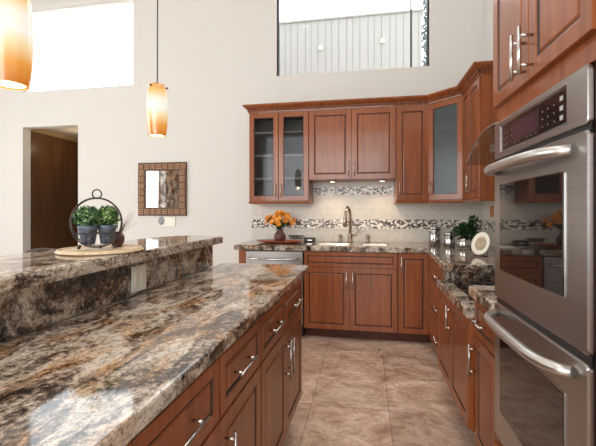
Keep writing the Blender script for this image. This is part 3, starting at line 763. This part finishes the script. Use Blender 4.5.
mb = MB(); mb.prism([(-0.037, 0.05), (0, 2.35), (-0.015, 2.372), (BXF - IE + 0.001, 2.372), (BXF - IE + 0.001, 0.05)], -0.042, 0, 0, 0.007)
mb.build('slab', GRAN_ISLAND, t)
# raised bar: half wall with a granite face, and the bar top
BZT = 1.08
t = thing('bar_wall', 'half wall faced with dark granite carrying the raised bar', 'half wall', (BXF, 0, 0))
mb = MB(); mb.box(-0.16, -0.022, 0.1, 2.205, -0.034, BZT - 0.046); mb.build('wall_core', PAINT, t)
mb = MB(); mb.box(-0.021, -0.001, 0.1, 2.21, CZ + 0.001, BZT - 0.046); mb.build('granite_face', GRAN_BAR, t)
mb = MB(); mb.box(-0.021, -0.001, 0.1, 2.21, -0.034, CZ - CT - 0.002); mb.build('lower_core', PAINT, t)
t = thing('bar_countertop', 'raised granite bar top with a curved outer edge', 'countertop', (-0.89, 0, BZT))
mb = MB()
poly = [(0.02, 0.2), (0.0, 2.215), (-0.02, 2.232), (-0.14, 2.262), (-0.26, 2.258), (-0.33, 2.19), (-0.375, 2.05), (-0.395, 1.9), (-0.41, 1.6), (-0.405, 1.3), (-0.39, 0.9), (-0.37, 0.2)]
mb.prism(poly, -0.045, 0, 0, 0.010); mb.build('slab', GRAN_TOP, t)
# socket plate on the bar face
t = thing('light_switch', 'ivory double switch plate on the dark granite bar face', 'switch', (BXF, 1.43, 0.950))
mb = MB(); mb.box(0.0, 0.006, -0.05, 0.05, -0.052, 0.058, 0, 0.002); mb.build('cover_plate', PLASTIC, t)
for y in (-0.024, 0.024):
    mb = MB(); mb.box(0.006, 0.010, y - 0.014, y + 0.014, -0.03, 0.036, 0, 0.001); mb.build('rocker', PLASTIC, t)

# ------------------------------------------------------------------ pendants
def pendant(label, x, y, z0, sc):
    t = thing('pendant_lamp', label, 'pendant lamp', (x, y, z0), 0, 'amber glass pendants over the bar')
    H = 0.275 * sc; R = 0.0545 * sc
    prof = [(0.80, 0.0), (0.90, 0.10), (0.97, 0.25), (1.0, 0.45), (0.99, 0.62), (0.93, 0.80), (0.84, 0.92), (0.76, 1.0)]
    mb = MB(); mb.lathe(0, 0, [(R * a, H * b) for a, b in prof] + [(R * 0.3, H * 1.005)], 36, 0, False, False)
    mb.lathe(0, 0, [(R * (a - 0.05), H * b) for a, b in prof], 36, 0, False, False)
    mb.build('glass_shade', AMBER, t)
    mb = MB(); mb.lathe(0, 0, [(R * 0.70, H * 0.012), (R * 0.70, H * 0.03)], 30); mb.build('diffuser', BULB, t)
    mb = MB(); mb.lathe(0, 0, [(R * 0.32, H * 1.0), (R * 0.30, H * 1.03), (0.006, H * 1.06)], 20); mb.build('cap', BRONZE, t)
    for k in range(3):
        a = k * 2 * PI / 3 + 0.35
        mb = MB(); mb.tube([(R * 0.70 * math.cos(a), R * 0.70 * math.sin(a), H * 0.95), (R * 1.02 * math.cos(a), R * 1.02 * math.sin(a), H * 0.95)], 0.0045 * sc, 10); mb.build('peg', simple('bronze_peg', (0.10, 0.03, 0.015), 0.4, 0.5), t)
    mb = MB(); mb.tube([(0, 0, H * 1.05), (0.002, 0, H + 0.5), (-0.001, 0, H + 1.2), (0, 0, ZC - z0 - 0.02)], 0.0032, 8); mb.build('cord', IRON, t)
    mb = MB(); mb.lathe(0, 0, [(0.06, ZC - z0 - 0.025), (0.065, ZC - z0 - 0.001)], 24); mb.build('canopy', SATIN, t)
    l = bpy.data.lights.new('pendant_bulb', 'POINT'); l.energy = 1.5; l.color = (1, 0.78, 0.5); l.shadow_soft_size = 0.03
    o = bpy.data.objects.new('pendant_bulb', l); COL.objects.link(o); o.location = (0, 0, -0.02); o.parent = t
pendant('large near amber glass pendant lamp cut by the photo corner', -0.948, 0.843, 1.580, 0.98)
pendant('far amber glass pendant lamp hanging on a thin cord before the wall', -1.11, 1.83, 1.645, 1.0)

# ------------------------------------------------------------------ mirror and wall switch
t = thing('wall_mirror', 'square mirror in a brown block-patterned frame on the wall', 'mirror', (-2.52, YB - 0.002, 1.515))
mb = MB(); Wm, Hm, fw = 0.33, 0.335, 0.105
mb.box(-Wm, Wm, -0.022, 0, Hm - fw, Hm); mb.box(-Wm, Wm, -0.022, 0, -Hm, -Hm + fw)
mb.box(-Wm, -Wm + fw, -0.022, 0, -Hm + fw, Hm - fw); mb.box(Wm - fw, Wm, -0.022, 0, -Hm + fw, Hm - fw)
fr = mb.build('frame', simple('mirror_frame_base', (0.085, 0.038, 0.016), 0.5), t)
mb = MB(); nb = 8; st = 2 * Wm / nb
def block(cx_, cz_, k):
    s = st * 0.42
    if k % 2:
        for q in (-1, 0, 1): mb.box(cx_ - s, cx_ + s, -0.032, -0.021, cz_ + q * s * 0.68 - s * 0.22, cz_ + q * s * 0.68 + s * 0.22)
    else:
        for q in (-1, 0, 1): mb.box(cx_ + q * s * 0.68 - s * 0.22, cx_ + q * s * 0.68 + s * 0.22, -0.032, -0.021, cz_ - s, cz_ + s)
for i in range(nb):
    c_ = -Wm + st * (i + 0.5)
    block(c_, Hm - fw / 2, i); block(c_, -Hm + fw / 2, i + 1)
    if 1 < i < nb - 1 or i == 1: block(-Wm + fw / 2, c_, i + 1); block(Wm - fw / 2, c_, i)
mb.build('block_pattern', WEAVE, fr)
mb = MB(); mb.box(-Wm + fw, Wm - fw, -0.012, -0.006, -Hm + fw, Hm - fw); mb.build('mirror_glass', MIRROR, t)
t = thing('wall_thermostat', 'beige wall plate with a round grey dial below the mirror', 'wall control', (-2.46, YB - 0.002, 1.105))
mb = MB(); mb.box(-0.115, 0.115, -0.008, 0, -0.058, 0.058, 0, 0.002); mb.build('cover_plate', PLASTIC, t)
mb = MB(); mb.loops([[(-0.075 + r * math.cos(a * PI / 10), y, 0.01 + 1.35 * r * math.sin(a * PI / 10)) for a in range(20)] for r, y in ((0.036, -0.008), (0.036, -0.022), (0.028, -0.028))], 0, True); mb.build('dial', simple('grey_dial', (0.28, 0.29, 0.30), 0.3), t)

# ------------------------------------------------------------------ bar: mat, wire stand, plants, twigs
MX, MY = -1.03, 1.30
t = thing('placemat', 'round tan woven placemat on the raised bar', 'placemat', (MX, MY, BZT + 0.001))
mb = MB(); mb.lathe(0, 0, [(0.152, 0.0), (0.158, 0.004), (0.154, 0.008), (0.130, 0.008), (0.125, 0.007)], 48); mb.build('mat_disc', RATTAN, t)
mb = MB(); mb.tube([(0.147 * math.cos(a * PI / 24), 0.147 * math.sin(a * PI / 24), 0.009) for a in range(48)], 0.0045, 6, 0, True); mb.build('rim_braid', RATTAN, t)
PZ = BZT + 0.0150
vd = math.atan2(MY, MX) - PI / 2                # turn so that the ring faces the kitchen
t = thing('plant_stand', 'round wrought-iron wire stand holding two small pots', 'plant stand', (MX - 0.012, MY - 0.01, PZ), vd)
R = 0.088; zc = 0.094
for k, y in enumerate((-0.036, 0.036)):
    mb = MB(); mb.tube([(R * math.cos(a * PI / 20), y, zc + 0.006 + (R + 0.008) * math.sin(a * PI / 20)) for a in range(40)], 0.0024, 8, 0, True); mb.build('ring', IRON, t)
mb = MB(); mb.tube([(0.016 * math.cos(a * PI / 10), 0, zc + R + 0.030 + 0.017 * math.sin(a * PI / 10)) for a in range(20)], 0.0026, 8, 0, True)
mb.tube([(0.0, -0.036, zc + R + 0.0125), (0, 0, zc + R + 0.014), (0, 0.036, zc + R + 0.0125)], 0.0026, 8); mb.build('hanging_loop', IRON, t)
for y in (-0.036, 0.036):
    mb = MB(); zz = 0.058; mb.tube([(-0.079, y, zz), (0.079, y, zz)], 0.0022, 8); mb.build('cross_wire', IRON, t)
mb = MB()
for x in (-0.035, 0.035): mb.tube([(x, -0.04, 0.0125), (x, 0.04, 0.0125)], 0.0022, 8)
mb.build('base_wire', IRON, t)
for x, y in ((-0.06, -0.036), (0.012, -0.040), (0.065, -0.036), (-0.06, 0.036), (0.065, 0.036)):
    mb = MB(); mb.sphere((x, y, 0.006), 0.0062, 0, 8); mb.build('ball_foot', IRON, t)
def to_world(o, x, y, z): return Matrix.Translation(o.location) @ Matrix.Rotation(o.rotation_euler.z, 4, 'Z') @ Vector((x, y, z))
stand = t
def boxwood(label, x, y, leafm, r, sq):
    p = to_world(stand, x, y, 0.0155)
    t = thing('potted_boxwood', label, 'potted plant', p, vd, 'little boxwood pots')
    mb = MB(); mb.lathe(0, 0, [(0.024, 0), (0.033, 0.058), (0.036, 0.060), (0.037, 0.074), (0.033, 0.074), (0.031, 0.066)], 28); mb.build('pot', POTBLUE, t)
    mb = MB(); mb.lathe(0, 0, [(0.030, 0.064), (0.002, 0.069)], 20); mb.build('soil', BROWNCLAY, t)
    mb = MB()
    for i in range(1100):
        d = Vector((random.gauss(0, 1), random.gauss(0, 1), random.gauss(0, 1))).normalized()
        rr = r * random.uniform(0.62, 1.0); c = Vector((d.x * rr * 1.03, d.y * rr * 0.9, 0.104 + d.z * rr * sq))
        if c.z < 0.070: c.z = 0.070 + random.uniform(0, 0.012)
        u = (Vector((random.gauss(0, 1), random.gauss(0, 1), random.gauss(0, 1))) + d).normalized() * random.uniform(0.0055, 0.0090)
        v = u.cross(d + Vector((0.01, 0.3, 0.1))).normalized() * random.uniform(0.0038, 0.0060)
        mb.quad(c, u, v)
    for f in mb.bm.faces: f.material_index = random.choice((0, 0, 1, 2))
    mb.build('foliage', [leafm, LEAFLIGHT, LEAFDARK], t)
boxwood('front boxwood in a slate-blue pot at the left of the wire stand', -0.030, -0.006, LEAFBLUE, 0.052, 0.86)
boxwood('bright green boxwood in a slate-blue pot at the right of the wire stand', 0.036, 0.012, LEAF, 0.047, 1.0)
t = thing('twig_arrangement', 'spray of thin dry twigs in a brown cup behind the boxwood pots', 'dried twigs', (MX - 0.008, MY + 0.105, BZT + 0.010))
mb = MB(); mb.lathe(0, 0, [(0.018, 0), (0.028, 0.02), (0.029, 0.04), (0.022, 0.055), (0.020, 0.05)], 20); mb.build('cup', BROWNCLAY, t)
for k in range(14):
    a = random.uniform(-0.9, 0.9); hh = random.uniform(0.07, 0.15); fx = random.uniform(0.02, 0.09)
    mb = MB(); mb.tube([(0, 0, 0.03), (fx * 0.4, math.sin(a) * 0.02, 0.03 + hh * 0.45), (fx, math.sin(a) * 0.05, 0.02 + hh)], [0.0012, 0.001, 0.0005], 6); mb.build('twig', simple('dry_twig', (0.34, 0.26, 0.20), 0.7), t)

# bar stool beyond the bar
t = thing('bar_stool', 'dark upholstered bar stool back showing beyond the raised bar', 'bar stool', (-1.505, 1.675, 0), 0.15)
mb = MB(); mb.box(-0.20, 0.20, -0.20, 0.20, 0.66, 0.73, 0, 0.02); mb.build('seat', SHADEFABRIC, t)
mb = MB(); rg = []
for k in range(13):
    u = -1 + k / 6; x = -0.19 + 0.05 * u * u; y = u * 0.15; zt = 1.044 - 0.03 * abs(u) ** 3
    rg.append([(x - 0.02, y, 0.80), (x + 0.02, y, 0.80), (x + 0.016, y, zt - 0.01), (x, y, zt), (x - 0.016, y, zt - 0.01)])
mb.loops(rg, 0, True); mb.build('backrest', SHADEFABRIC, t)
for y in (-0.12, 0.12):
    mb = MB(); mb.tube([(-0.18, y, 0.70), (-0.175, y, 0.83)], 0.012, 8); mb.build('back_post', GLAZEWOOD, t)
for x in (-0.17, 0.17):
    for y in (-0.17, 0.17):
        mb = MB(); mb.tube([(x, y, 0.67), (x * 1.15, y * 1.15, -0.034)], [0.02, 0.014], 10); mb.build('leg', GLAZEWOOD, t)
mb = MB(); mb.tube([(0.185, -0.18, 0.25), (0.185, 0.18, 0.25), (-0.185, 0.18, 0.25), (-0.185, -0.18, 0.25)], 0.009, 8, 0, True); mb.build('footrest', SATIN, t)

# ------------------------------------------------------------------ back worktop: flowers, tray, gadget, faucet
TX, TY = -0.928, 3.95
t = thing('serving_tray', 'long oval red-brown tray under the flower vase', 'tray', (TX, TY, CZ + 0.001))
mb = MB()
def oval(a, b, z): return [(a * math.cos(k * PI / 20), b * math.sin(k * PI / 20), z) for k in range(40)]
mb.loops([oval(0.16, 0.075, 0), oval(0.22, 0.11, 0.008), oval(0.265, 0.14, 0.024), oval(0.275, 0.145, 0.028), oval(0.262, 0.135, 0.027), oval(0.21, 0.10, 0.014), oval(0.16, 0.075, 0.010)]); mb.build('dish', REDCLAY, t)
t = thing('vase', 'brown ceramic vase with a narrow neck on the red tray', 'vase', (TX, TY, CZ + 0.0125))
mb = MB(); mb.lathe(0, 0, [(r, z * 0.88) for r, z in ((0.046, 0), (0.060, 0.025), (0.066, 0.062), (0.060, 0.095), (0.040, 0.122), (0.033, 0.138), (0.042, 0.158), (0.038, 0.160), (0.028, 0.138), (0.030, 0.12))], 28, 0, True, True); mb.build('body', BROWNCLAY, t)
t = thing('flower_bouquet', 'bunch of orange artificial flowers standing in the brown vase', 'flowers', (TX, TY, CZ + 0.0125 + 0.118))
stems = MB(); lv = MB(); heads = []
for k in range(36):
    a = random.uniform(0, 2 * PI); rr = math.sqrt(random.uniform(0.02, 1)); x = 0.172 * rr * math.cos(a); y = 0.09 * rr * math.sin(a)
    zt = 0.185 - 0.085 * rr * rr + random.uniform(-0.03, 0.025); heads.append((x, y, zt))
    stems.tube([(x * 0.08, y * 0.08, -0.01), (x * 0.35, y * 0.35, zt * 0.45), (x, y, zt)], 0.0022, 6)
for k in range(140):
    a = random.uniform(0, 2 * PI); rr = random.uniform(0.1, 0.62); z = 0.02 + 0.12 * rr + random.uniform(0, 0.03)
    d = Vector((math.cos(a), math.sin(a) * 0.6, random.uniform(0.0, 0.9))).normalized()
    lv.quad((0.17 * rr * math.cos(a), 0.08 * rr * math.sin(a), z), d * 0.020, d.cross(Vector((0.2, 0.4, 1))).normalized() * 0.008)
stems.build('stems', LEAFDARK, t); lv.build('leaves', LEAFDARK, t)
proto = None
for k, (x, y, zt) in enumerate(heads):
    if proto is None or k in (1, 2):
        mb = MB()
        for ring_, n_, tilt in ((0.020, 6, 0.25), (0.013, 5, 0.8)):
            for q in range(n_):
                a = q * 2 * PI / n_ + ring_ * 40 + k; d = Vector((math.cos(a), math.sin(a), tilt)).normalized()
                mb.quad(d * ring_, d * 0.019, d.cross(Vector((0, 0, 1))).normalized() * 0.014)
        mb.sphere((0, 0, 0.004), 0.007, 0, 6)
        o = mb.build('bloom', PETAL, t); proto = o; 
    else:
        o = proto.copy(); COL.objects.link(o); o.parent = t
    o.location = (x, y, zt); dd_ = Vector((x * 3, y * 3 - 0.25, 0.35)).normalized()
    o.rotation_euler = dd_.to_track_quat('Z', 'Y').to_euler()
t = thing('telephone_base', 'small black device with a coiled cord beside the red tray', 'device', (-0.630, 4.165, CZ + 0.001))
mb = MB(); mb.box(-0.065, 0.060, -0.04, 0.05, 0, 0.045, 0, 0.008); mb.build('body', BLACK, t)
mb = MB(); mb.box(-0.02, 0.03, -0.0415, -0.039, 0.015, 0.026); mb.build('badge', SATIN, t)
mb = MB(); mb.tube([(-0.09 - 0.16 * k / 60 + 0.018 * math.cos(k * 0.9), 0.075 + 0.012 * math.sin(k * 0.4), 0.045 + 0.02 * math.sin(k * 0.9)) for k in range(60)], 0.004, 6); mb.build('coiled_cord', BLACK, t)

# faucet and its two companions
t = thing('faucet', 'tall gooseneck pull-down kitchen faucet behind the two basins', 'faucet', (-0.175, 4.17, CZ + 0.001))
mb = MB(); mb.lathe(0, 0, [(0.034, 0), (0.034, 0.006), (0.026, 0.012), (0.024, 0.09), (0.021, 0.10)], 24); mb.build('base', BRONZE, t)
mb = MB(); pts = [(0, 0, 0.09), (0, 0, 0.29)]
for k in range(1, 13): a = PI * k / 12; pts.append((-0.022 * (1 - math.cos(a)), -0.070 * (1 - math.cos(a)), 0.29 + 0.10 * math.sin(a)))
pts += [(-0.046, -0.145, 0.27)]
mb.tube(pts, 0.0155, 14); mb.build('gooseneck', BRONZE, t)
mb = MB(); mb.tube([(-0.046, -0.144, 0.285), (-0.048, -0.147, 0.25), (-0.052, -0.152, 0.18)], [0.016, 0.021, 0.023], 14); mb.build('spray_head', BRONZE, t)
mb = MB(); mb.tube([(0.02, 0, 0.075), (0.06, -0.005, 0.085), (0.085, -0.01, 0.12), (0.070, -0.012, 0.19)], [0.011, 0.011, 0.010, 0.008], 10); mb.build('lever', BRONZE, t)
for x, nm, lab, cat in ((-0.285, 'soap_dispenser', 'short bronze soap dispenser left of the faucet', 'soap dispenser'), (0.02, 'side_sprayer', 'short flared bronze fitting right of the faucet', 'sprayer')):
    t = thing(nm, lab, cat, (x, 4.17, CZ + 0.001))
    mb = MB(); mb.lathe(0, 0, [(0.026, 0), (0.026, 0.006), (0.017, 0.014), (0.017, 0.04), (0.023, 0.06), (0.023, 0.075), (0.012, 0.082)], 20); mb.build('body', BRONZE, t)
    mb = MB(); mb.tube([(0, 0, 0.078), (0, -0.01, 0.086), (0, -0.045, 0.080)], 0.008, 8); mb.build('spout', BRONZE, t)

# ------------------------------------------------------------------ corner worktop: canisters, herb pot, plate
for x, y, r, h, lab in ((0.682, 3.93, 0.056, 0.190, 'tall polished steel canister nearest the sink'), (0.797, 3.80, 0.052, 0.140, 'shorter polished steel canister beside the herb pot')):
    t = thing('canister', lab, 'canister', (x, y, CZ + 0.001), 0.5, 'steel canisters on the corner worktop')
    mb = MB(); mb.lathe(0, 0, [(r - 0.002, 0), (r, 0.003), (r, h - 0.03), (r - 0.002, h - 0.028)], 32); mb.build('body', CHROME, t)
    mb = MB(); mb.lathe(0, 0, [(r + 0.001, h - 0.027), (r + 0.001, h - 0.006), (r - 0.006, h), (0.012, h + 0.002)], 32); mb.build('lid', CHROME, t)
    mb = MB(); mb.lathe(0, 0, [(0.006, h + 0.002), (0.006, h + 0.010), (0.013, h + 0.016), (0.008, h + 0.024)], 16); mb.build('knob', CHROME, t)
t = thing('potted_herb', 'dark green leafy plant in a shallow steel pot in the corner', 'potted plant', (0.890, 3.62, CZ + 0.001))
mb = MB(); mb.lathe(0, 0, [(0.058, 0), (0.062, 0.004), (0.064, 0.098), (0.060, 0.100), (0.058, 0.085)], 32); mb.build('pot', CHROME, t)
mb = MB(); mb.lathe(0, 0, [(0.057, 0.083), (0.002, 0.088)], 20); mb.build('soil', BROWNCLAY, t)
mb = MB()
for i in range(520):
    d = Vector((random.gauss(0, 1), random.gauss(0, 1), random.gauss(0, 1))).normalized(); rr = random.uniform(0.3, 1)
    c = Vector((d.x * 0.125 * rr, d.y * 0.085 * rr, 0.165 + d.z * 0.075 * rr))
    if i % 6 == 0: c = Vector((0.07 + random.gauss(0, 0.025), random.gauss(0, 0.025), 0.20 + random.uniform(0, 0.11)))
    u = (d + Vector((random.gauss(0, .5), random.gauss(0, .5), random.gauss(0, .5)))).normalized() * random.uniform(0.016, 0.026)
    mb.quad(c, u, u.cross(Vector((random.gauss(0, .4), random.gauss(0, .4), 1))).normalized() * 0.012)
mb.build('foliage', LEAFDARK, t)
t = thing('decorative_plate', 'cream plate with a tan relief centre leaning near the oven tower', 'plate', (0.868, 3.06, CZ + 0.001), -1.1)
def disc(prof, mat_, name):
    mb = MB(); tilt = math.radians(16); rings = []
    for r, d in prof:
        ring_ = []
        for k in range(40):
            a = k * 2 * PI / 40; x = r * math.cos(a); zz = r * math.sin(a)
            yy = d; z2 = 0.098 + zz * math.cos(tilt) - yy * math.sin(tilt); y2 = yy * math.cos(tilt) + zz * math.sin(tilt)
            ring_.append((x, y2, z2))
        rings.append(ring_)
    mb.loops(rings, 0, True); return mb.build(name, mat_, t)
K = 0.70
disc([(r * K, d * K) for r, d in ((0.08, 0.012), (0.125, 0.006), (0.130, 0.0), (0.126, -0.006), (0.085, -0.004), (0.078, 0.002))], CREAM, 'dish')
disc([(r * K, d * K) for r, d in ((0.078, 0.001), (0.074, -0.004), (0.05, -0.007), (0.01, -0.008))], TAN, 'relief_centre')
mb = MB()
for x in (-0.035, 0.035): mb.tube([(x, -0.040, 0.009), (x, -0.036, 0.003), (x, 0.036, 0.003), (x * 0.7, 0.034, 0.06)], 0.0025, 6)
mb.tube([(-0.035, 0.036, 0.003), (0.035, 0.036, 0.003)], 0.0025, 6); mb.build('easel', IRON, t)

# small wall things
t = thing('wall_plate', 'small orange-brown plate on the tiled right wall beside the oven tower', 'wall plate', (XR - 0.0095, 3.96, 1.235))
mb = MB(); mb.box(-0.006, 0, -0.05, 0.05, -0.055, 0.055, 0, 0.002); mb.build('cover', COPPER, t)
mb = MB(); mb.box(-0.009, -0.006, -0.018, 0.018, -0.03, 0.03, 0, 0.001); mb.build('insert', COPPER, t)
def puck(x, z, label, lit):
    t = thing('cabinet_light', label, 'light', (x, 4.02, z), 0, 'lights under the wall cabinets')
    mb = MB(); mb.lathe(0, 0, [(0.034, -0.002), (0.034, -0.014), (0.028, -0.016)], 20); mb.build('housing', SATIN, t)
    mb = MB(); mb.lathe(0, 0, [(0.026, -0.0165), (0.024, -0.019)], 20); mb.build('lens', PUCK, t)
    if lit:
        l = bpy.data.lights.new('puck_bulb', 'SPOT'); l.energy = lit; l.color = (1, 0.80, 0.55); l.spot_size = 2.6; l.spot_blend = 1.0; l.shadow_soft_size = 0.02
        o = bpy.data.objects.new('puck_bulb', l); COL.objects.link(o); o.location = (0, 0, -0.03); o.parent = t
puck(-0.36, 1.572, 'round under-cabinet light at the left above the sink', 7)
puck(0.17, 1.572, 'round under-cabinet light at the right above the sink', 7)
puck(0.40, UZ0, 'round under-cabinet light below the narrow wall cabinet', 0.6)
t = thing('leaf', 'small green leaf lying on the floor tiles before the sink cabinet', 'leaf', (0.12, 3.47, FZ + 0.001))
mb = MB(); mb.loops([[(0.0, -0.03, 0.001), (0.012, 0, 0.004), (0.0, 0.035, 0.001), (-0.012, 0, 0.004)], [(0.0, -0.03, 0.003), (0.012, 0, 0.007), (0.0, 0.035, 0.003), (-0.012, 0, 0.007)]]); mb.build('blade', LEAF, t)
